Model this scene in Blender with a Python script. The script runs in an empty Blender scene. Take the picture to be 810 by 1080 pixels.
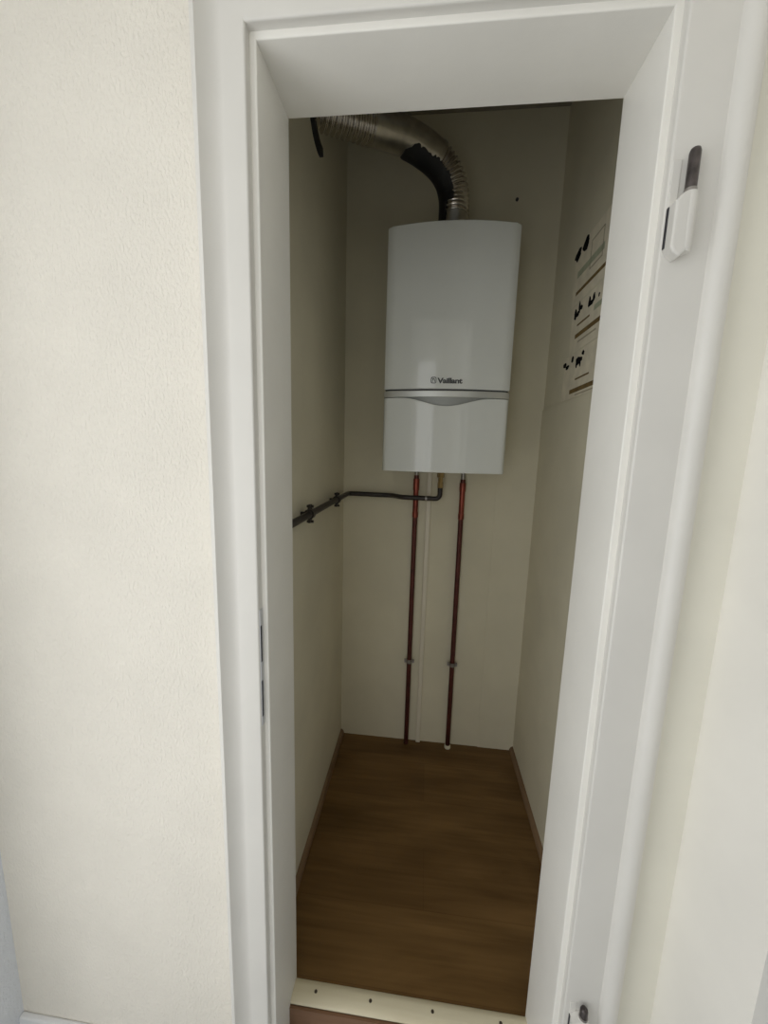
import bpy, bmesh, math, random
from mathutils import Vector, Matrix

random.seed(7)
S = bpy.context.scene
COL = S.collection
PI = math.pi

# ------------------------------------------------------------------ materials
def mat(name, col, rough=0.6, metal=0.0, spec=0.5, bump=None, vary=None, coat=0.0):
    """bump=(scale, strength, distance, detail)  vary=(scale, amount)"""
    m = bpy.data.materials.new(name); m.use_nodes = True
    nt = m.node_tree; b = nt.nodes['Principled BSDF']
    b.inputs['Base Color'].default_value = (*col, 1)
    b.inputs['Roughness'].default_value = rough
    b.inputs['Metallic'].default_value = metal
    b.inputs['Specular IOR Level'].default_value = spec
    b.inputs['Coat Weight'].default_value = coat
    tc = nt.nodes.new('ShaderNodeTexCoord')
    if bump:
        n = nt.nodes.new('ShaderNodeTexNoise'); n.inputs['Scale'].default_value = bump[0]
        n.inputs['Detail'].default_value = bump[3] if len(bump) > 3 else 3
        nt.links.new(tc.outputs['Object'], n.inputs['Vector'])
        bp = nt.nodes.new('ShaderNodeBump'); bp.inputs['Strength'].default_value = bump[1]
        bp.inputs['Distance'].default_value = bump[2]
        nt.links.new(n.outputs['Fac'], bp.inputs['Height'])
        nt.links.new(bp.outputs['Normal'], b.inputs['Normal'])
    v = vary or (6.0, 0.03)
    n2 = nt.nodes.new('ShaderNodeTexNoise'); n2.inputs['Scale'].default_value = v[0]; n2.inputs['Detail'].default_value = 4
    nt.links.new(tc.outputs['Object'], n2.inputs['Vector'])
    r = nt.nodes.new('ShaderNodeValToRGB')
    r.color_ramp.elements[0].position = .3; r.color_ramp.elements[1].position = .7
    r.color_ramp.elements[0].color = (*[c * (1 - v[1]) for c in col], 1)
    r.color_ramp.elements[1].color = (*[min(1, c * (1 + v[1])) for c in col], 1)
    nt.links.new(n2.outputs['Fac'], r.inputs['Fac'])
    nt.links.new(r.outputs['Color'], b.inputs['Base Color'])
    return m

def woodchip(name, col):
    """painted woodchip paper: sparse soft grains over a fine roller stipple"""
    m = mat(name, col, 0.75, spec=0.25)
    nt = m.node_tree; b = nt.nodes['Principled BSDF']
    tc = nt.nodes.new('ShaderNodeTexCoord')
    mp = nt.nodes.new('ShaderNodeMapping'); mp.inputs['Scale'].default_value = (1.0, 1.0, .5)
    nt.links.new(tc.outputs['Object'], mp.inputs['Vector'])
    vo = nt.nodes.new('ShaderNodeTexNoise'); vo.inputs['Scale'].default_value = 210; vo.inputs['Detail'].default_value = 2
    nt.links.new(mp.outputs['Vector'], vo.inputs['Vector'])
    rp = nt.nodes.new('ShaderNodeValToRGB')
    rp.color_ramp.elements[0].position = .45; rp.color_ramp.elements[1].position = .72
    nt.links.new(vo.outputs['Fac'], rp.inputs['Fac'])
    fine = nt.nodes.new('ShaderNodeTexNoise'); fine.inputs['Scale'].default_value = 420; fine.inputs['Detail'].default_value = 2
    nt.links.new(tc.outputs['Object'], fine.inputs['Vector'])
    ma = nt.nodes.new('ShaderNodeMath'); ma.operation = 'MULTIPLY_ADD'
    ma.inputs[1].default_value = .25
    nt.links.new(fine.outputs['Fac'], ma.inputs[0]); nt.links.new(rp.outputs['Color'], ma.inputs[2])
    bp = nt.nodes.new('ShaderNodeBump'); bp.inputs['Strength'].default_value = .75; bp.inputs['Distance'].default_value = .0012
    nt.links.new(ma.outputs['Value'], bp.inputs['Height'])
    nt.links.new(bp.outputs['Normal'], b.inputs['Normal'])
    return m

def wood(name, c0, c1, grain_scale=(1.6, 16.0, 8.0), rough=0.42, plank=None):
    m = bpy.data.materials.new(name); m.use_nodes = True
    nt = m.node_tree; b = nt.nodes['Principled BSDF']
    b.inputs['Roughness'].default_value = rough
    b.inputs['Specular IOR Level'].default_value = .3
    tc = nt.nodes.new('ShaderNodeTexCoord')
    mp = nt.nodes.new('ShaderNodeMapping'); mp.inputs['Scale'].default_value = grain_scale
    nt.links.new(tc.outputs['Object'], mp.inputs['Vector'])
    n1 = nt.nodes.new('ShaderNodeTexNoise'); n1.inputs['Scale'].default_value = 1.3; n1.inputs['Detail'].default_value = 6
    n1.inputs['Distortion'].default_value = .8
    nt.links.new(mp.outputs['Vector'], n1.inputs['Vector'])
    mp2 = nt.nodes.new('ShaderNodeMapping'); mp2.inputs['Scale'].default_value = (grain_scale[0]*1.5, grain_scale[1]*9, grain_scale[2]*9)
    nt.links.new(tc.outputs['Object'], mp2.inputs['Vector'])
    n2 = nt.nodes.new('ShaderNodeTexNoise'); n2.inputs['Scale'].default_value = 1.2; n2.inputs['Detail'].default_value = 4
    nt.links.new(mp2.outputs['Vector'], n2.inputs['Vector'])
    mx = nt.nodes.new('ShaderNodeMath'); mx.operation = 'MULTIPLY_ADD'; mx.inputs[1].default_value = .35
    nt.links.new(n2.outputs['Fac'], mx.inputs[0]); nt.links.new(n1.outputs['Fac'], mx.inputs[2])
    r = nt.nodes.new('ShaderNodeValToRGB')
    r.color_ramp.elements[0].position = .45; r.color_ramp.elements[1].position = .9
    r.color_ramp.elements[0].color = (*c0, 1); r.color_ramp.elements[1].color = (*c1, 1)
    nt.links.new(mx.outputs['Value'], r.inputs['Fac'])
    out = r.outputs['Color']
    if plank:
        br = nt.nodes.new('ShaderNodeTexBrick')
        br.inputs['Scale'].default_value = 1.0
        br.inputs['Brick Width'].default_value = plank[0]; br.inputs['Row Height'].default_value = plank[1]
        br.inputs['Mortar Size'].default_value = .0012; br.inputs['Mortar Smooth'].default_value = .2
        br.inputs['Color1'].default_value = (1, 1, 1, 1); br.inputs['Color2'].default_value = (.88, .86, .84, 1)
        br.inputs['Mortar'].default_value = (.78, .74, .7, 1)
        mp3 = nt.nodes.new('ShaderNodeMapping'); mp3.inputs['Location'].default_value = (.31, .045, 0)
        nt.links.new(tc.outputs['Object'], mp3.inputs['Vector'])
        nt.links.new(mp3.outputs['Vector'], br.inputs['Vector'])
        mm = nt.nodes.new('ShaderNodeMixRGB'); mm.blend_type = 'MULTIPLY'; mm.inputs['Fac'].default_value = 1
        nt.links.new(out, mm.inputs['Color1']); nt.links.new(br.outputs['Color'], mm.inputs['Color2'])
        out = mm.outputs['Color']
    nt.links.new(out, b.inputs['Base Color'])
    return m

M = {}
M['wall']    = woodchip('woodchip_paint', (.78, .745, .67))
M['wall_side'] = mat('smooth_white_paint', (.84, .82, .765), .8, spec=.2, bump=(160, .10, .0012, 3))
M['closet']  = mat('closet_plaster', (.665, .625, .49), .8, spec=.2, bump=(60, .25, .002, 4), vary=(4, .05))
M['wall_left'] = woodchip('woodchip_paint_left', (.78, .81, .86))
M['strip'] = mat('smooth_cream_paint', (.755, .74, .66), .8, spec=.2, bump=(160, .10, .0012, 3))
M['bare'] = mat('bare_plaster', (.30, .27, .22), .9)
M['ceiling'] = mat('ceiling_paint', (.80, .79, .76), .8)
M['lining']  = mat('lining_enamel', (.83, .815, .765), .42, spec=.4, bump=(60, .25, .0012, 3))
M['gloss']   = mat('frame_enamel', (.69, .675, .635), .38, spec=.45, bump=(35, .12, .0012, 3))
M['base']    = mat('baseboard_enamel', (.80, .81, .82), .4)
M['grey_door'] = mat('grey_door_paint', (.21, .225, .25), .5)
M['laminate'] = wood('laminate', (.105, .056, .016), (.225, .128, .046), grain_scale=(1.4, 7.0, 8.0), plank=(1.30, .193))
M['lobby']   = mat('lobby_vinyl', (.44, .45, .46), .5, vary=(5, .05))
M['skirt']   = wood('skirting_wood', (.15, .09, .045), (.26, .17, .10), (9, 1.6, 9))
M['threshold'] = wood('threshold_maple', (.70, .63, .45), (.80, .74, .56), (2, 14, 14))
M['riser']   = wood('riser_wood', (.16, .085, .045), (.25, .14, .08))
M['screw']   = mat('screw_head', (.10, .08, .06), .45, metal=.6)
M['steel']   = mat('hinge_steel', (.09, .078, .075), .38, metal=.7, vary=(60, .5))
M['rust']    = mat('hinge_rust', (.11, .06, .045), .6, metal=.4, vary=(90, .4))
M['dark']    = mat('slot_dark', (.03, .03, .035), .7)
M['plate']   = mat('strike_zinc', (.55, .56, .58), .45, metal=.5)
M['boiler']  = mat('boiler_enamel', (.66, .68, .655), .07, spec=.5, vary=(3, .01))
M['boiler_body'] = mat('boiler_chassis', (.62, .63, .62), .4)
M['silver']  = mat('boiler_silver', (.52, .53, .51), .34, metal=.45)
M['recess']  = mat('handle_recess', (.30, .31, .30), .45, metal=.3)
M['ink']     = mat('logo_ink', (.05, .055, .055), .5)
M['print']   = mat('notice_black_print', (.006, .006, .008), .9, spec=.1)
M['copper']  = mat('copper_pipe', (.25, .062, .042), .36, metal=.7, vary=(25, .25))
M['copper_dark'] = mat('tarnished_copper', (.095, .026, .020), .45, metal=.5, vary=(18, .3))
M['clamp']   = mat('clamp_steel', (.34, .32, .30), .4, metal=.85)
M['gas']     = mat('gas_pipe_steel', (.028, .021, .018), .45, metal=.2, vary=(30, .3))
M['gasclamp']= mat('gas_clamp_steel', (.04, .035, .032), .45, metal=.4)
M['brass']   = mat('brass', (.44, .32, .16), .28, metal=.95)
M['conduit'] = mat('conduit_pvc', (.70, .65, .535), .5)
M['alu']     = mat('flue_aluminium', (.62, .58, .53), .22, metal=1.0, vary=(14, .12))
M['aludull'] = mat('flue_galvanised', (.56, .53, .47), .30, metal=.95, vary=(20, .2))
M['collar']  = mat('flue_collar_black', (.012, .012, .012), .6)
M['paper']   = mat('notice_paper', (.72, .665, .53), .85, vary=(25, .10))
M['stripe']  = mat('notice_brown', (.16, .10, .03), .8, vary=(40, .25))
M['green']   = mat('notice_faded_green', (.40, .42, .30), .85, vary=(40, .12))
M['faint']   = mat('notice_faint_line', (.40, .36, .26), .85)
M['winframe']= mat('window_frame_white', (.8, .8, .8), .4)

# ------------------------------------------------------------------ helpers
def finish(name, bm, m, parent=None, smooth=None, bevel=None):
    bmesh.ops.recalc_face_normals(bm, faces=bm.faces[:])
    me = bpy.data.meshes.new(name); bm.to_mesh(me); bm.free()
    me.materials.append(m)
    if smooth is not None:
        for p in me.polygons: p.use_smooth = True
        me.set_sharp_from_angle(angle=math.radians(smooth))
    o = bpy.data.objects.new(name, me); COL.objects.link(o)
    if bevel:
        md = o.modifiers.new('bevel', 'BEVEL'); md.width = bevel[0]; md.segments = bevel[1]; md.limit_method = 'ANGLE'
        md.angle_limit = math.radians(50)
    if parent:
        o.parent = parent
        o.matrix_parent_inverse = Matrix.Translation(-parent.location)
    return o

def box(bm, x0, x1, y0, y1, z0, z1):
    v = [bm.verts.new((x, y, z)) for x in (x0, x1) for y in (y0, y1) for z in (z0, z1)]
    for f in ((0,1,3,2),(4,6,7,5),(0,4,5,1),(2,3,7,6),(0,2,6,4),(1,5,7,3)):
        bm.faces.new([v[i] for i in f])

def boxes(name, lst, m, parent=None, **k):
    bm = bmesh.new()
    for b in lst: box(bm, *b)
    return finish(name, bm, m, parent, **k)

def tube(bm, pts, rad, seg=20, caps=True):
    """sweep a circle along pts; rad is a number or one radius per point"""
    pts = [Vector(p) for p in pts]; n = len(pts)
    if not hasattr(rad, '__len__'): rad = [rad] * n
    t0 = (pts[1] - pts[0]).normalized()
    ref = Vector((0, 0, 1)) if abs(t0.z) < .9 else Vector((1, 0, 0))
    u = t0.cross(ref).normalized()
    rings = []
    for i, p in enumerate(pts):
        if i == 0: t = t0
        elif i == n - 1: t = (pts[-1] - pts[-2]).normalized()
        else:
            a = pts[i] - pts[i-1]; b = pts[i+1] - pts[i]
            t = (a.normalized() + b.normalized()).normalized()
        u = (u - t * u.dot(t)).normalized(); w = t.cross(u)
        rings.append([bm.verts.new(p + (u * math.cos(2*PI*k/seg) + w * math.sin(2*PI*k/seg)) * rad[i]) for k in range(seg)])
    for a, b in zip(rings, rings[1:]):
        for k in range(seg):
            bm.faces.new((a[k], a[(k+1) % seg], b[(k+1) % seg], b[k]))
    if caps:
        bm.faces.new(rings[0][::-1]); bm.faces.new(rings[-1])

def rounded(pts, r, n=8):
    """polyline with corners replaced by arcs (quadratic) of size r"""
    pts = [Vector(p) for p in pts]; out = [pts[0]]
    for i in range(1, len(pts) - 1):
        p = pts[i]; rr = r[i-1] if hasattr(r, '__len__') else r
        a = p + (pts[i-1] - p).normalized() * rr; b = p + (pts[i+1] - p).normalized() * rr
        for k in range(n + 1):
            t = k / n
            out.append(a * (1-t)**2 + p * 2*t*(1-t) + b * t*t)
    out.append(pts[-1]); return out

def resample(pts, step):
    pts = [Vector(p) for p in pts]; out = [pts[0].copy()]; need = step
    for a, b in zip(pts, pts[1:]):
        L = (b - a).length; d = 0.0
        while L - d >= need:
            d += need; out.append(a.lerp(b, d / L)); need = step
        need -= (L - d)
    if (out[-1] - pts[-1]).length > step * .3: out.append(pts[-1].copy())
    return out

def prism(bm, poly, axis, a, b):
    """extrude a 2-D polygon. axis 'z': poly=(x,y); 'y': (x,z); 'x': (y,z)"""
    def P(q, t):
        return {'z': (q[0], q[1], t), 'y': (q[0], t, q[1]), 'x': (t, q[0], q[1])}[axis]
    A = [bm.verts.new(P(q, a)) for q in poly]; B = [bm.verts.new(P(q, b)) for q in poly]
    n = len(poly)
    for i in range(n): bm.faces.new((A[i], A[(i+1) % n], B[(i+1) % n], B[i]))
    bm.faces.new(A[::-1]); bm.faces.new(B)

def root(name, loc):
    o = bpy.data.objects.new(name, None); COL.objects.link(o); o.location = loc
    o.empty_display_size = .05
    return o

def tag(o, label, cat, group=None, kind=None):
    o['label'] = label; o['category'] = cat
    if group: o['group'] = group
    if kind: o['kind'] = kind
    return o

# ------------------------------------------------------------------ dimensions
XR, ZT, YB = .601, 2.033, .142         # clear opening 0..XR, lintel lining, lining depth
CE, CW = .011, .076                    # rebate step, casing width
CX0, CX1, CD = -.080, .772, 1.062      # store room walls
CH = 2.72                              # store room ceiling
RX0, RX1, RY = -.660, .788, -1.85      # lobby walls
FZ = -.070                             # lobby floor (one low step below the store room)
RH = 2.60

# ------------------------------------------------------------------ shell
def st(o, label, cat): return tag(o, label, cat, kind='structure')

wf = st(boxes('wall_front', [(RX0 - .1, -CE - .02, 0, YB, FZ, RH), (XR + CE + .02, RX1 + .1, 0, YB, FZ, RH),
                    (-CE - .02, XR + CE + .02, 0, YB, ZT + CE + .02, RH)], M['wall']),
   'white woodchip wall around the narrow doorway', 'wall')
wf.data.materials.append(M['strip'])      # the narrow pier right of the frame is smooth paint
for p in wf.data.polygons:
    if p.center.x > XR + CE and p.center.z < ZT + .5: p.material_index = 1
LY0, LY1, LZ0, LZ1 = -1.55, -.34, .02, 2.25    # side window, out of view
st(boxes('wall_left', [(RX0 - .1, RX0, LY1, 0, FZ, RH), (RX0 - .1, RX0, RY, LY0, FZ, RH), (RX0 - .1, RX0, LY0, LY1, FZ, LZ0), (RX0 - .1, RX0, LY0, LY1, LZ1, RH)], M['wall_left']), 'white side wall at the left edge of the lobby', 'wall')
DY0, DY1, DZ = -1.02, -.178, 1.98
st(boxes('wall_right', [(RX1, RX1 + .1, DY1, 0, FZ, RH), (RX1, RX1 + .1, RY, DY0, FZ, RH), (RX1, RX1 + .1, DY0, DY1, DZ, RH)], M['wall_side']),
   'bright white side wall right of the doorway', 'wall')
d2 = st(boxes('door_2', [(RX1 + .055, RX1 + .095, DY0, DY1, FZ, DZ)], M['grey_door']), 'grey door set back in the right side wall', 'door')
WX0, WX1, WZ0, WZ1 = -.54, .12, .20, 2.36   # glazed opening at the far end of the lobby
st(boxes('wall_rear', [(RX0 - .1, WX0, RY - .1, RY, FZ, RH), (WX1, RX1 + .1, RY - .1, RY, FZ, RH),
                   (WX0, WX1, RY - .1, RY, FZ, WZ0), (WX0, WX1, RY - .1, RY, WZ1, RH)], M['wall_side']),
   'white wall behind the viewer holding the window', 'wall')
w1 = st(boxes('window_1', [(WX0, WX0 + .05, RY - .08, RY - .03, WZ0, WZ1), (WX1 - .05, WX1, RY - .08, RY - .03, WZ0, WZ1),
                        (WX0 + .05, WX1 - .05, RY - .08, RY - .03, WZ0, WZ0 + .05), (WX0 + .05, WX1 - .05, RY - .08, RY - .03, WZ1 - .05, WZ1)], M['winframe'], bevel=(.004, 2)),
   'tall white window frame behind the viewer', 'window')
w2 = st(boxes('window_2', [(RX0 - .08, RX0 - .03, LY0, LY0 + .05, LZ0, LZ1), (RX0 - .08, RX0 - .03, LY1 - .05, LY1, LZ0, LZ1),
                        (RX0 - .08, RX0 - .03, LY0 + .05, LY1 - .05, LZ0, LZ0 + .05), (RX0 - .08, RX0 - .03, LY0 + .05, LY1 - .05, LZ1 - .05, LZ1)], M['winframe'], bevel=(.004, 2)),
   'white window frame in the left side wall', 'window')
st(boxes('floor', [(RX0 - .1, RX1 + .1, RY - .1, .092, FZ - .05, FZ)], M['lobby']), 'pale grey floor of the lobby before the step', 'floor')
st(boxes('ceiling', [(RX0 - .1, RX1 + .1, RY - .1, YB, RH, RH + .05)], M['ceiling']), 'white ceiling of the lobby', 'ceiling')
st(boxes('baseboard_front', [(RX0, -.088, -.014, 0, FZ, 0.0), (XR + .108, RX1, -.014, 0, FZ, 0.0)], M['base'], bevel=(.004, 2)),
   'low white baseboard along the front wall', 'baseboard')

# store room
st(boxes('wall_closet_left', [(CX0 - .1, CX0, YB, CD + .1, -.05, CH)], M['closet']), 'plastered left wall of the boiler closet', 'wall')
LEDGE = 1.605
st(boxes('wall_closet_right', [(CX1, CX1 + .1, YB, CD + .1, -.05, CH), (CX1 - .005, CX1, YB, CD, -.05, LEDGE)], M['closet']),
   'plastered right wall of the boiler closet with a faint ledge', 'wall')
st(boxes('wall_closet_back', [(CX0, CX1, CD, CD + .1, -.05, CH), (.60, CX1 - .005, CD - .003, CD, -.05, LEDGE)], M['closet']),
   'plastered back wall of the closet behind the boiler', 'wall')
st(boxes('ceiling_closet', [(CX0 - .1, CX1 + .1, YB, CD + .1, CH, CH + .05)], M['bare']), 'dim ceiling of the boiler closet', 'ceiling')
st(boxes('floor_closet', [(CX0, CX1, .092, CD, -.065, 0.0)], M['laminate']), 'brown wood laminate floor of the boiler closet', 'floor')

def quarter(name, x, sx, y0, y1, label):
    bm = bmesh.new(); r = .016
    poly = [(x, .0)] + [(x + sx * r * math.cos(a), .022 * math.sin(a)) for a in [i * PI/2/6 for i in range(7)]]
    prism(bm, poly, 'y', y0, y1)
    return st(finish(name, bm, M['skirt'], smooth=40), label, 'baseboard')
quarter('baseboard_left', CX0, 1, YB, CD, 'thin wooden skirting strip along the left closet wall')
quarter('baseboard_right', CX1 - .005, -1, YB, CD, 'thin wooden skirting strip along the right closet wall')

# threshold bar
th = st(root('trim_1', (XR/2, .117, 0)), 'pale wooden threshold bar across the doorway floor', 'threshold')
bm = bmesh.new()
prism(bm, [(.092, -.002), (.092, .003), (.096, .006), (.110, .0075), (.126, .0075), (.138, .005), (.142, .0)], 'x', 0, XR)
finish('threshold_bar', bm, M['threshold'], th, smooth=50)
boxes('riser_board', [(0, XR, .086, .0918, FZ, -.003)], M['riser'], th)
for x in (.060, .205, .365, .535):
    bm = bmesh.new()
    tube(bm, [(x, .118, .0070), (x, .118, .0083), (x, .118, .0086)], [.0042, .0038, .002], 14)
    finish('screw', bm, M['screw'], th, smooth=40)

# ------------------------------------------------------------------ door frame
door = st(root('door_1', (XR/2, 0, FZ)), 'white painted door frame without its door leaf', 'door frame')
def u_sweep(name, profs, m, smooth=35):
    """profile (o outward from the lining edge, y) run up the left side, over the top and down the right, mitred"""
    pl, pt, pr = profs
    for side, prof in (('left', pl), ('top', pt), ('right', pr)):
        bm = bmesh.new(); A = []; B = []
        for k, (o_, y) in enumerate(prof):
            if side == 'left':  a, b = (-o_, y, FZ), (-o_, y, ZT + pt[k][0])
            elif side == 'top': a, b = (-pl[k][0], y, ZT + o_), (XR + pr[k][0], y, ZT + o_)
            else:               a, b = (XR + o_, y, ZT + pt[k][0]), (XR + o_, y, FZ)
            A.append(bm.verts.new(a)); B.append(bm.verts.new(b))
        n = len(prof)
        for i in range(n): bm.faces.new((A[i], A[(i+1) % n], B[(i+1) % n], B[i]))
        bm.faces.new(A[::-1]); bm.faces.new(B)
        finish(name, bm, m, door, smooth=smooth)

def arc(cx, cy, r, a0, a1, n=5):
    return [(cx + r * math.cos(math.radians(a0 + (a1-a0)*i/n)), cy + r * math.sin(math.radians(a0 + (a1-a0)*i/n))) for i in range(n+1)]
def casing_prof(flat, crest, outer, convex=False):
    """small rounded inner edge, flat face, then a raised outer moulding"""
    pts = [(CE, .004)] + arc(CE + .004, -.012, .004, 180, 270) + [(flat - .001, -.016)]
    n = 12; H = .017
    for i in range(n + 1):
        t = i / n
        if convex:      # half round moulding, steep towards the opening
            a = PI * (.06 + .62 * t); pts.append((flat + (crest - flat) * (math.cos(PI * .06) - math.cos(a)) / (math.cos(PI * .06) - math.cos(PI * .68)), -.016 - H * math.sin(a)))
        else:           # cove rising to a narrow crest
            pts.append((flat + (crest - flat) * t, -.016 - H * t ** 1.9))
    y1 = pts[-1][1]; w = outer - crest
    for a in (20, 40, 60, 80): pts.append((crest + w * math.sin(math.radians(a)), y1 + .009 * (1 - math.cos(math.radians(a)))))
    return pts + [(outer, -.012), (outer, .004)]
u_sweep('casing', (casing_prof(.050, .081, .092), casing_prof(.050, .081, .092), casing_prof(.078, .103, .108, True)), M['gloss'])
lining_prof = arc(.0025, .0025, .0025, 270, 180, 3) + [(0, YB), (CE + .022, YB), (CE + .022, 0.0)]
u_sweep('jamb_lining', (lining_prof,) * 3, M['lining'])

def hinge(x, zs):
    """fixed half of a lift-off hinge: painted knuckle and leaf with a bare steel pin standing up"""
    z0, z1, z2 = zs
    y = -.027
    bm = bmesh.new()
    prf = [(z0, .0080), (z0 + .004, .0100), (z1 - .006, .0104), (z1 - .001, .0094), (z1, .0074)]
    tube(bm, [(x, y, z) for z, r in prf], [r for z, r in prf], 18)
    k = finish('hinge', bm, M['gloss'], door, smooth=40)
    def sub(name, bm, m, **kw):
        o = finish(name, bm, m, k, **kw); o.matrix_parent_inverse = Matrix(); return o
    bm = bmesh.new()      # painted leaf wrapped over the knuckle, its lower end chipped to a point
    prism(bm, [(x - .021, z0 + .006), (x - .017, z0 - .001), (x - .008, z0 - .008), (x + .004, z0 + .004), (x + .006, z1 - .004), (x - .004, z1 - .001), (x - .013, z1 - .005), (x - .021, z1 - .013)], 'y', -.0365, -.0150)
    sub('hinge_leaf', bm, M['gloss'], bevel=(.0035, 3))
    bm = bmesh.new()
    box(bm, x - .0222, x - .0208, -.0205, -.0152, z0 + .010, z1 - .014)
    sub('leaf_gap', bm, M['dark'])
    bm = bmesh.new()
    box(bm, x - .0215, x - .010, -.0172, -.0150, z0 + .01, z2 - .008)
    sub('hinge_plate', bm, M['gloss'], bevel=(.0008, 2))
    bm = bmesh.new()
    tube(bm, [(x, y, z1 - .004), (x, y, z2 - .006), (x, y, z2 - .002), (x, y, z2)], [.0072, .0072, .0058, .0028], 18)
    sub('hinge_pin', bm, M['steel'], smooth=40)
    bm = bmesh.new()
    tube(bm, [(x, y, z1 - .001), (x, y, z1 + .004)], [.0084, .0078], 18)
    sub('hinge_washer', bm, M['clamp'], smooth=40)
hinge(.637, (1.706, 1.784, 1.840))
hinge(.645, (.240, .318, .341))

sp = boxes('strike_plate', [(-CE - .001, -CE + .0012, -.0125, -.0015, .875, 1.115)], M['plate'], door)
for z0, z1 in ((1.010, 1.083), (.895, .970)):
    s = boxes('latch_slot', [(-CE + .0008, -CE + .0020, -.0122, -.0070, z0, z1)], M['dark'], sp); s.matrix_parent_inverse = Matrix()

# ------------------------------------------------------------------ boiler
BX, BW, BZ0, BZ1, BYF = .347, .2165, 1.347, 2.153, .734
BULGE = .030
SEAM0, SEAM1 = 1.603, 1.629
def fy(x, off=0.0): return BYF - BULGE * (1 - ((x - BX) / BW) ** 2) - off
def plan(off=0.0, inset=0.0, back=CD - .004, n=28):
    w = BW - inset; r = .012
    pts = []
    for i in range(n + 1):
        x = BX - w + 2 * w * i / n
        y = fy(x, off)
        e = min(i, n - i) / n * 2 * w           # soften the two front corners
        if e < r: y += (r - math.sqrt(max(0, r*r - (r - e)**2))) * .8
        pts.append((x, y))
    return pts + [(BX + w, back), (BX - w, back)]

boiler = tag(root('wall_boiler', (BX, CD - .01, BZ0)),
             'white wall hung gas boiler with curved front above the copper pipes', 'boiler')
bm = bmesh.new(); prism(bm, plan(), 'z', SEAM1 + .0025, BZ1)
finish('front_cover', bm, M['boiler'], boiler, smooth=40, bevel=(.003, 3))
# lower flap, its upper edge dipping in a shallow smile under the grip
def ztop(x):
    t = abs(x - BX) / .165
    return SEAM0 - (.027 * (.5 + .5 * math.cos(PI * min(1, t))) ** 1.15)
bm = bmesh.new()
P = plan(n=60); nf = 61
A = [bm.verts.new((x, y, BZ0)) for x, y in P]; B = [bm.verts.new((x, y, ztop(x) if i < nf else SEAM0)) for i, (x, y) in enumerate(P)]
# back strip 2.2 cm behind the front keeps the flap a shell
A2 = [bm.verts.new((x, y + .022, BZ0)) for x, y in P[:nf]]; B2 = [bm.verts.new((x, y + .022, ztop(x))) for x, y in P[:nf]]
for i in range(nf - 1):
    bm.faces.new((A[i], A[i+1], B[i+1], B[i])); bm.faces.new((A2[i], B2[i], B2[i+1], A2[i+1]))
    bm.faces.new((B[i], B[i+1], B2[i+1], B2[i])); bm.faces.new((A[i], A2[i], A2[i+1], A[i+1]))
bm.faces.new((A[0], B[0], B2[0], A2[0])); bm.faces.new((A[nf-1], A2[nf-1], B2[nf-1], B[nf-1]))
for v in A[nf:] + B[nf:]: bm.verts.remove(v)
flap = finish('lower_flap', bm, M['boiler'], boiler, smooth=40, bevel=(.002, 2))
bm = bmesh.new(); prism(bm, plan(-.024, .003), 'z', BZ0 + .004, SEAM1 + .003)
finish('chassis', bm, M['boiler_body'], boiler, smooth=40)
bm = bmesh.new(); prism(bm, plan(.0015, -.0005, back=BYF + .05), 'z', SEAM0 + .0015, SEAM1 - .0025)
finish('trim_strip', bm, M['silver'], boiler, smooth=40, bevel=(.002, 3))
bm = bmesh.new(); prism(bm, plan(-.006, .004, back=BYF + .05), 'z', SEAM1 - .003, SEAM1 + .004)
finish('seam', bm, M['dark'], boiler, smooth=40)
bm = bmesh.new()
N = 40; rows = []
for i in range(N + 1):
    x = BX - .165 + .33 * i / N
    zt, zb = SEAM0 + .003, ztop(x) - .004
    rows.append([bm.verts.new((x, fy(x) + .0025, zt)), bm.verts.new((x, fy(x) + .010, zb)), bm.verts.new((x, fy(x) + .020, zb)), bm.verts.new((x, fy(x) + .020, zt))])
for a, b in zip(rows, rows[1:]):
    for k in range(4): bm.faces.new((a[k], a[(k+1) % 4], b[(k+1) % 4], b[k]))
bm.faces.new(rows[0]); bm.faces.new(rows[-1][::-1])
finish('grip_recess', bm, M['recess'], boiler, smooth=40)

# maker's mark: outlined badge followed by the lettering, as printed on the cover
def text_mesh(body, size, weight):
    cu = bpy.data.curves.new('lettering', 'FONT'); cu.body = body; cu.size = size; cu.extrude = .0006; cu.offset = weight
    cu.space_character = .95
    t = bpy.data.objects.new('lettering', cu); COL.objects.link(t)
    bpy.context.view_layer.update()
    me = bpy.data.meshes.new_from_object(t.evaluated_get(bpy.context.evaluated_depsgraph_get()))
    bpy.data.objects.remove(t); bpy.data.curves.remove(cu)
    return me
me = text_mesh('Vaillant', .0235, .0010)
xs = [v.co.x for v in me.vertices]; x0, x1 = min(xs), max(xs)
TX0, TX1, TZ = .3145, .399, 1.6505
for v in me.vertices:
    x = TX0 + (v.co.x - x0) / (x1 - x0) * (TX1 - TX0); z = TZ + v.co.y
    v.co = (x, fy(x) - .0004 - max(0, v.co.z) , z)
me.materials.append(M['ink'])
lt = bpy.data.objects.new('lettering', me); COL.objects.link(lt); lt.parent = boiler; lt.matrix_parent_inverse = Matrix.Translation(-boiler.location)
bm = bmesh.new()
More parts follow.
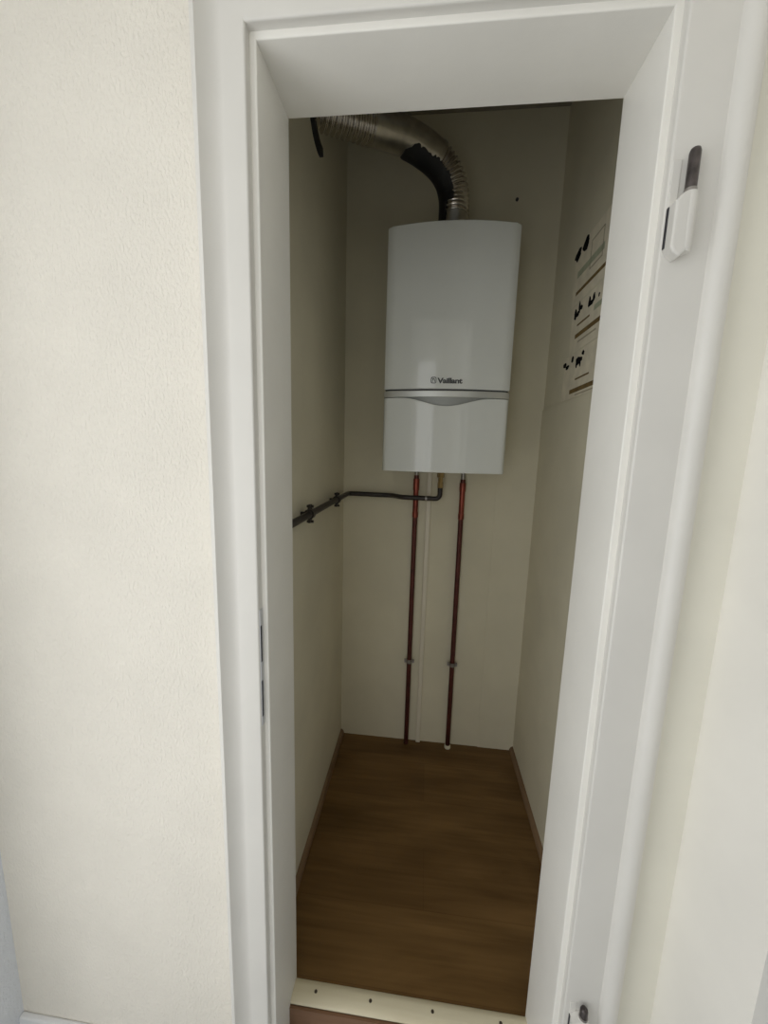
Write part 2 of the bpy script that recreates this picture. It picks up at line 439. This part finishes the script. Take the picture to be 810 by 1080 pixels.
def strip(pts, w):
    for (xa, za), (xb, zb) in zip(pts, pts[1:]):
        d = Vector((xb - xa, zb - za)); d.normalize(); nx, nz = -d.y * w/2, d.x * w/2
        ex, ez = d.x * w/2, d.y * w/2
        q = [(xa - ex + nx, za - ez + nz), (xb + ex + nx, zb + ez + nz), (xb + ex - nx, zb + ez - nz), (xa - ex - nx, za - ez - nz)]
        F = [bm.verts.new((x, fy(x) - .0009, z)) for x, z in q]; G = [bm.verts.new((x, fy(x) + .0006, z)) for x, z in q]
        bm.faces.new(F); bm.faces.new(G[::-1])
        for i in range(4): bm.faces.new((F[i], G[i], G[(i+1) % 4], F[(i+1) % 4]))
bx, bz, bw, bh = .3020, 1.6600, .0085, .0095
ring = [(bx + bw * math.copysign(abs(math.cos(a)) ** .5, math.cos(a)), bz + bh * math.copysign(abs(math.sin(a)) ** .5, math.sin(a))) for a in [2*PI*i/24 for i in range(25)]]
strip(ring, .0022)
strip([(bx - .004, bz - .006), (bx - .0035, bz + .001), (bx - .001, bz + .004), (bx + .003, bz + .003), (bx + .004, bz - .005)], .0022)
strip([(bx - .003, bz + .002), (bx - .0055, bz + .0065)], .0018); strip([(bx - .001, bz + .003), (bx - .001, bz + .0075)], .0018)
finish('badge', bm, M['ink'], boiler)

# ------------------------------------------------------------------ flue
flue = tag(root('flue_pipe', (BX, .892, BZ1)), 'shiny aluminium flue pipe bending from the boiler top to the left wall', 'flue pipe')
path = rounded([(.350, .892, BZ1 - .004), (.352, .892, 2.405), (.190, .790, 2.450), (CX0 - .02, .610, 2.420)], [.12, .06], 16)
fine = resample(path, .0022)
L = .0022 * (len(fine) - 1)
R0 = .050
def seg(a, b): return [p for i, p in enumerate(fine) if a <= i * .0022 <= b]
def corr(name, a, b, pitch, amp, m):
    pts = seg(a, b); bm = bmesh.new()
    tube(bm, pts, [R0 + amp * math.sin(2*PI*(i * .0022) / pitch) for i in range(len(pts))], 36)
    return finish(name, bm, m, flue, smooth=60)
def plain(name, a, b, r, m):
    pts = seg(a, b); bm = bmesh.new(); tube(bm, pts, r, 36)
    return finish(name, bm, m, flue, smooth=40)
plain('spigot', 0, .118, R0 + .0005, M['aludull'])
corr('flexible_elbow', .112, .315, .0135, .0036, M['alu'])
plain('straight_duct', .300, .562, R0 + .002, M['aludull'])
plain('joint_band', .302, .318, R0 + .0045, M['aludull'])
corr('flexible_sleeve', .557, L, .0175, .0038, M['alu'])
# black shell along the underside of the elbow joint, ragged along its edges
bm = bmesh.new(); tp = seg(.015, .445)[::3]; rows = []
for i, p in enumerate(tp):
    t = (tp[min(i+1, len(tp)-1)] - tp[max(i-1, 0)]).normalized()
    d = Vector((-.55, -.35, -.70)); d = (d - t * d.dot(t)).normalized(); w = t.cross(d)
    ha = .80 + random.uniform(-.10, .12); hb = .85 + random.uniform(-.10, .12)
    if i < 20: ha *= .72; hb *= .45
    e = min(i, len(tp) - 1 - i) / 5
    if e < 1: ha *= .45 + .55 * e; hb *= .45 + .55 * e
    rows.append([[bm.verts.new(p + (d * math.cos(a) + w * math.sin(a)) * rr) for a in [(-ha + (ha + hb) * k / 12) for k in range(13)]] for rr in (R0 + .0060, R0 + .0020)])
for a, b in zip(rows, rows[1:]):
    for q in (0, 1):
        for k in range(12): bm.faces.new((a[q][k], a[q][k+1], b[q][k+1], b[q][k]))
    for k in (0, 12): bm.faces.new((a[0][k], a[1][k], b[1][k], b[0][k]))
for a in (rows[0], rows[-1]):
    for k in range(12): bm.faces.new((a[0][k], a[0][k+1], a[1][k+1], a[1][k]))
finish('underside_shell', bm, M['collar'], flue)
C0 = Vector((CX0, .622, 2.402))
def ringmesh(bm, cx0, cx1, c, r0, r1, n=40):
    # torn rubber collar: an open ring
    V = []
    for k in range(n):
        a = math.radians(-74 - 230 * k / (n - 1))
        V.append([bm.verts.new((x, c.y + r * math.cos(a), c.z + r * math.sin(a))) for x, r in ((cx0, r0), (cx1, r0), (cx1, r1), (cx0, r1))])
    bm.faces.new(V[0]); bm.faces.new(V[-1][::-1])
    for k in range(n - 1):
        a, b = V[k], V[k+1]
        for j in range(4): bm.faces.new((a[j], a[(j+1) % 4], b[(j+1) % 4], b[j]))
bm = bmesh.new(); ringmesh(bm, CX0 - .002, CX0 + .012, C0, .074, .096)
finish('wall_collar', bm, M['collar'], flue, smooth=40)

# ------------------------------------------------------------------ heating pipes
PY = CD - .026
def clamp_on(parent, x, y, z, r, m, plug=CD):
    """pipe clip: band round a vertical pipe, two ears with bolts, stud into the wall"""
    bm = bmesh.new()
    tube(bm, [(x, y, z - .009), (x, y, z + .009)], r + .0032, 22)
    for s in (-1, 1):
        box(bm, x + s * (r + .002), x + s * (r + .0125), y - .0035, y + .0035, z - .008, z + .008)
        tube(bm, [(x + s * (r + .0085), y - .0075, z), (x + s * (r + .0085), y + .0075, z)], .0032, 10)
    tube(bm, [(x, y + r, z), (x, plug - .0005, z)], .004, 10)
    return finish('pipe_clamp', bm, m, parent, smooth=40)

def heating_pipe(x, label, lift):
    t = tag(root('heating_pipe', (x, PY, 0)), label, 'pipe', 'copper heating pipes under the boiler')
    bm = bmesh.new(); tube(bm, [(x, PY, 0.002), (x, PY, .55), (x, PY, BZ0 - .03 - lift)], .0108, 22)
    finish('pipe', bm, M['copper_dark'], t, smooth=40)
    bm = bmesh.new()
    zz = [(1.128, .0112), (1.130, .0132), (1.152, .0132), (1.154, .0118), (1.250, .0118), (1.252, .0136), (1.300 - lift, .0136), (1.302 - lift, .0118)]
    tube(bm, [(x, PY, z) for z, r in zz], [r for z, r in zz], 22)
    finish('coupling', bm, M['copper'], t, smooth=40)
    bm = bmesh.new(); tube(bm, [(x, PY, 1.296 - lift), (x, PY, BZ0 + .003)], [.0095, .0095], 18)
    finish('tail_piece', bm, M['clamp'], t, smooth=40)
    clamp_on(t, x, PY, .437, .0108, M['clamp'], plug=CD)
    if lift:
        bm = bmesh.new(); tube(bm, [(x, PY, .0005), (x, PY, .012), (x, PY, .016)], [.0150, .0145, .0115], 22)
        finish('floor_rosette', bm, M['closet'], t, smooth=40)
    return t
heating_pipe(.251, 'copper heating pipe crossed by the dark gas pipe, left of the white conduit', .0)
heating_pipe(.453, 'copper heating pipe standing alone right of the white conduit', .012)

# ------------------------------------------------------------------ cable conduit
bm = bmesh.new(); c0 = .3085
prism(bm, [(c0 - .0105, CD), (c0 - .0105, CD - .010), (c0 - .008, CD - .0125), (c0 + .008, CD - .0125), (c0 + .0105, CD - .010), (c0 + .0105, CD)], 'z', .001, BZ0 + .02)
tag(finish('cable_conduit', bm, M['conduit'], smooth=30), 'thin white vertical conduit on the back wall between the copper pipes', 'conduit')

# ------------------------------------------------------------------ gas pipe
gas = tag(root('gas_pipe', (.353, CD - .075, 1.22)), 'dark thin gas pipe running from the left wall to the boiler underside', 'pipe')
GX, GZ = CX0 + .028, 1.226
GY2, GYF = CD - .032, CD - .078
pts = rounded([(GX, YB + .002, GZ - .004), (GX, GY2, GZ), (.150, GY2, GZ - .002), (.192, GYF, GZ - .003), (.354, GYF, GZ - .004), (.354, GYF, 1.288)], [.03, .02, .02, .022], 10)
bm = bmesh.new(); tube(bm, pts, .0105, 20); finish('pipe', bm, M['gas'], gas, smooth=40)
bm = bmesh.new()
zz = [(1.268, .0100), (1.270, .0118), (1.292, .0118), (1.294, .0098), (1.312, .0098), (1.314, .0150), (1.336, .0150), (1.338, .011), (BZ0 + .004, .011)]
tube(bm, [(.354, GYF, z) for z, r in zz], [r for z, r in zz], 8)
finish('union_nut', bm, M['brass'], gas, smooth=20)
bm = bmesh.new(); tube(bm, [(.292, GYF, GZ - .0035), (.300, GYF, GZ - .0035)], .0113, 20)
finish('joint_ring', bm, M['clamp'], gas, smooth=40)
for y in (.445, .800):
    bm = bmesh.new(); r = .0105
    tube(bm, [(GX, y - .011, GZ - .002), (GX, y + .011, GZ - .002)], r + .0052, 20)
    for s in (-1, 1):
        box(bm, GX - .004, GX + .004, y - .010, y + .010, GZ - .002 + s * (r + .003) - .001, GZ - .002 + s * (r + .017) + .001)
        tube(bm, [(GX - .009, y, GZ - .002 + s * (r + .0125)), (GX + .011, y, GZ - .002 + s * (r + .0125))], .0042, 8)
    tube(bm, [(GX - r, y, GZ - .002), (CX0 - .001, y, GZ - .002)], .006, 10)
    finish('pipe_clamp', bm, M['gasclamp'], gas, smooth=40)

# ------------------------------------------------------------------ paper notices on the right wall
def blob(bm, y, z, w, h, n=9, x=0):
    poly = []
    for i in range(n):
        a = 2*PI*i/n; k = random.uniform(.8, 1.35)
        poly.append((y + w/2 * k * math.cos(a), z + h/2 * k * math.sin(a)))
    prism(bm, poly, 'x', x - .0016, x - .0009)

def notice(label, y1, z0, z1, marks, lines, frame=None):
    """sheet from y=.30 to y1 (away from the door) and z0..z1, facing the room (-X)"""
    y0 = .33
    t = tag(root('paper_notice', (CX1, (y0 + y1)/2, z0)), label, 'notice', 'paper notices on the right closet wall')
    bm = bmesh.new(); n = 10
    edge = [(y1 + random.uniform(-.004, .002), z0 + (z1 - z0) * i / n) for i in range(n + 1)]
    prism(bm, [(y0, z0)] + edge + [(y0, z1)], 'x', CX1 - .0010, CX1 - .0001)
    finish('sheet', bm, M['paper'], t)
    for m_ in marks:
        bm = bmesh.new(); blob(bm, *m_, x=CX1); finish('printed_mark', bm, M['print'], t)
    for ya, yb, za, zb, mm, nm in lines:
        bm = bmesh.new(); prism(bm, [(ya, za), (yb, za), (yb, zb), (ya, zb)], 'x', CX1 - .0015, CX1 - .0009)
        finish(nm, bm, M[mm], t)
    if frame:
        ya, yb, za, zb = frame; w = .004
        bm = bmesh.new()
        for q in ((ya, ya + w, za, zb), (yb - w, yb, za, zb), (ya, yb, zb - w, zb), (ya, yb, za, za + w)):
            prism(bm, [(q[0], q[2]), (q[1], q[2]), (q[1], q[3]), (q[0], q[3])], 'x', CX1 - .0015, CX1 - .0009)
        finish('outline', bm, M['faint'], t)
    return t
notice('topmost paper notice with two black blots and an outlined box', .835, 1.925, 2.112,
       [(.812, 2.088, .050, .032), (.800, 2.098, .03, .02), (.752, 2.092, .046, .036), (.742, 2.104, .024, .02)],
       [(.40, .800, 1.955, 1.966, 'stripe', 'brown_stripe'), (.60, .80, 2.010, 2.030, 'green', 'faded_band')],
       (.610, .700, 1.995, 2.080))
notice('middle paper notice with a broken row of small black marks', .815, 1.765, 1.920,
       [(.785, 1.893, .020, .036), (.765, 1.886, .022, .016), (.752, 1.902, .016, .034), (.735, 1.898, .016, .014), (.672, 1.892, .018, .026), (.655, 1.884, .03, .016), (.640, 1.894, .016, .022), (.602, 1.888, .010, .012)],
       [(.40, .770, 1.808, 1.822, 'stripe', 'brown_stripe'), (.66, .76, 1.846, 1.852, 'stripe', 'thin_line'), (.60, .74, 1.790, 1.795, 'faint', 'faint_line'), (.55, .63, 1.852, 1.868, 'green', 'faded_band')])
notice('lowest paper notice with scattered black marks and a thick brown stripe', .850, 1.612, 1.760,
       [(.842, 1.738, .030, .016), (.815, 1.726, .030, .012), (.770, 1.745, .022, .020), (.715, 1.728, .050, .022), (.730, 1.716, .012, .020), (.700, 1.716, .012, .020), (.680, 1.744, .020, .014)],
       [(.45, .772, 1.628, 1.642, 'stripe', 'brown_stripe'), (.62, .73, 1.668, 1.673, 'stripe', 'thin_line'), (.55, .72, 1.617, 1.621, 'faint', 'faint_line')])

# screw left in the back wall
bm = bmesh.new(); tube(bm, [(.600, CD + .004, 2.408), (.600, CD - .006, 2.408), (.600, CD - .008, 2.408)], [.006, .006, .004], 12)
tag(finish('wall_screw', bm, M['dark'], smooth=40), 'small dark screw left in the back wall above the boiler', 'screw')

# ------------------------------------------------------------------ light
P_REAR, P_SIDE = 8, 19
def area(name, loc, rot, sx, sy, power, col):
    l = bpy.data.lights.new(name, 'AREA'); l.shape = 'RECTANGLE'; l.size = sx; l.size_y = sy; l.energy = power; l.color = col
    o = bpy.data.objects.new(name, l); COL.objects.link(o); o.location = loc; o.rotation_euler = rot
    return o
area('window_daylight', ((WX0 + WX1)/2, RY - .06, (WZ0 + WZ1)/2), (PI/2, 0, 0), WX1 - WX0 - .1, WZ1 - WZ0 - .1, P_REAR, (1.0, .997, .985))
area('side_window_daylight', (RX0 - .06, (LY0 + LY1)/2, (LZ0 + LZ1)/2), (PI/2, 0, -PI/2), LY1 - LY0 - .1, LZ1 - LZ0 - .1, P_SIDE, (1.0, .997, .987))
W = bpy.data.worlds.new('world'); S.world = W; W.use_nodes = True
W.node_tree.nodes['Background'].inputs['Color'].default_value = (.8, .9, 1, 1)
W.node_tree.nodes['Background'].inputs['Strength'].default_value = .3

# ------------------------------------------------------------------ camera
f, pitch, yaw, roll = 406.02, math.radians(8.8893), math.radians(-5.8425), math.radians(1.5917)
fw = Vector((math.sin(yaw) * math.cos(pitch), math.cos(yaw) * math.cos(pitch), -math.sin(pitch)))
r = Vector((math.cos(yaw), -math.sin(yaw), 0)); u = r.cross(fw)
r2 = r * math.cos(roll) + u * math.sin(roll); u2 = -r * math.sin(roll) + u * math.cos(roll)
cam = bpy.data.cameras.new('camera'); co = bpy.data.objects.new('camera', cam); COL.objects.link(co)
cam.sensor_fit = 'VERTICAL'; cam.sensor_height = 24; cam.sensor_width = 18; cam.lens = 24 * f / 1080
cam.clip_start = .02
mw = Matrix.Identity(4)
for i in range(3):
    mw[i][0], mw[i][1], mw[i][2] = r2[i], u2[i], -fw[i]
mw[0][3], mw[1][3], mw[2][3] = .2855, -.6682, 1.4146
co.matrix_world = mw
S.camera = co
vs = S.view_settings
vs.view_transform = 'Standard'; vs.look = 'None'; vs.gamma = 1; vs.use_curve_mapping = False; vs.exposure = -0.28
S.cycles.use_denoising = True
S.cycles.max_bounces = 10; S.cycles.diffuse_bounces = 8
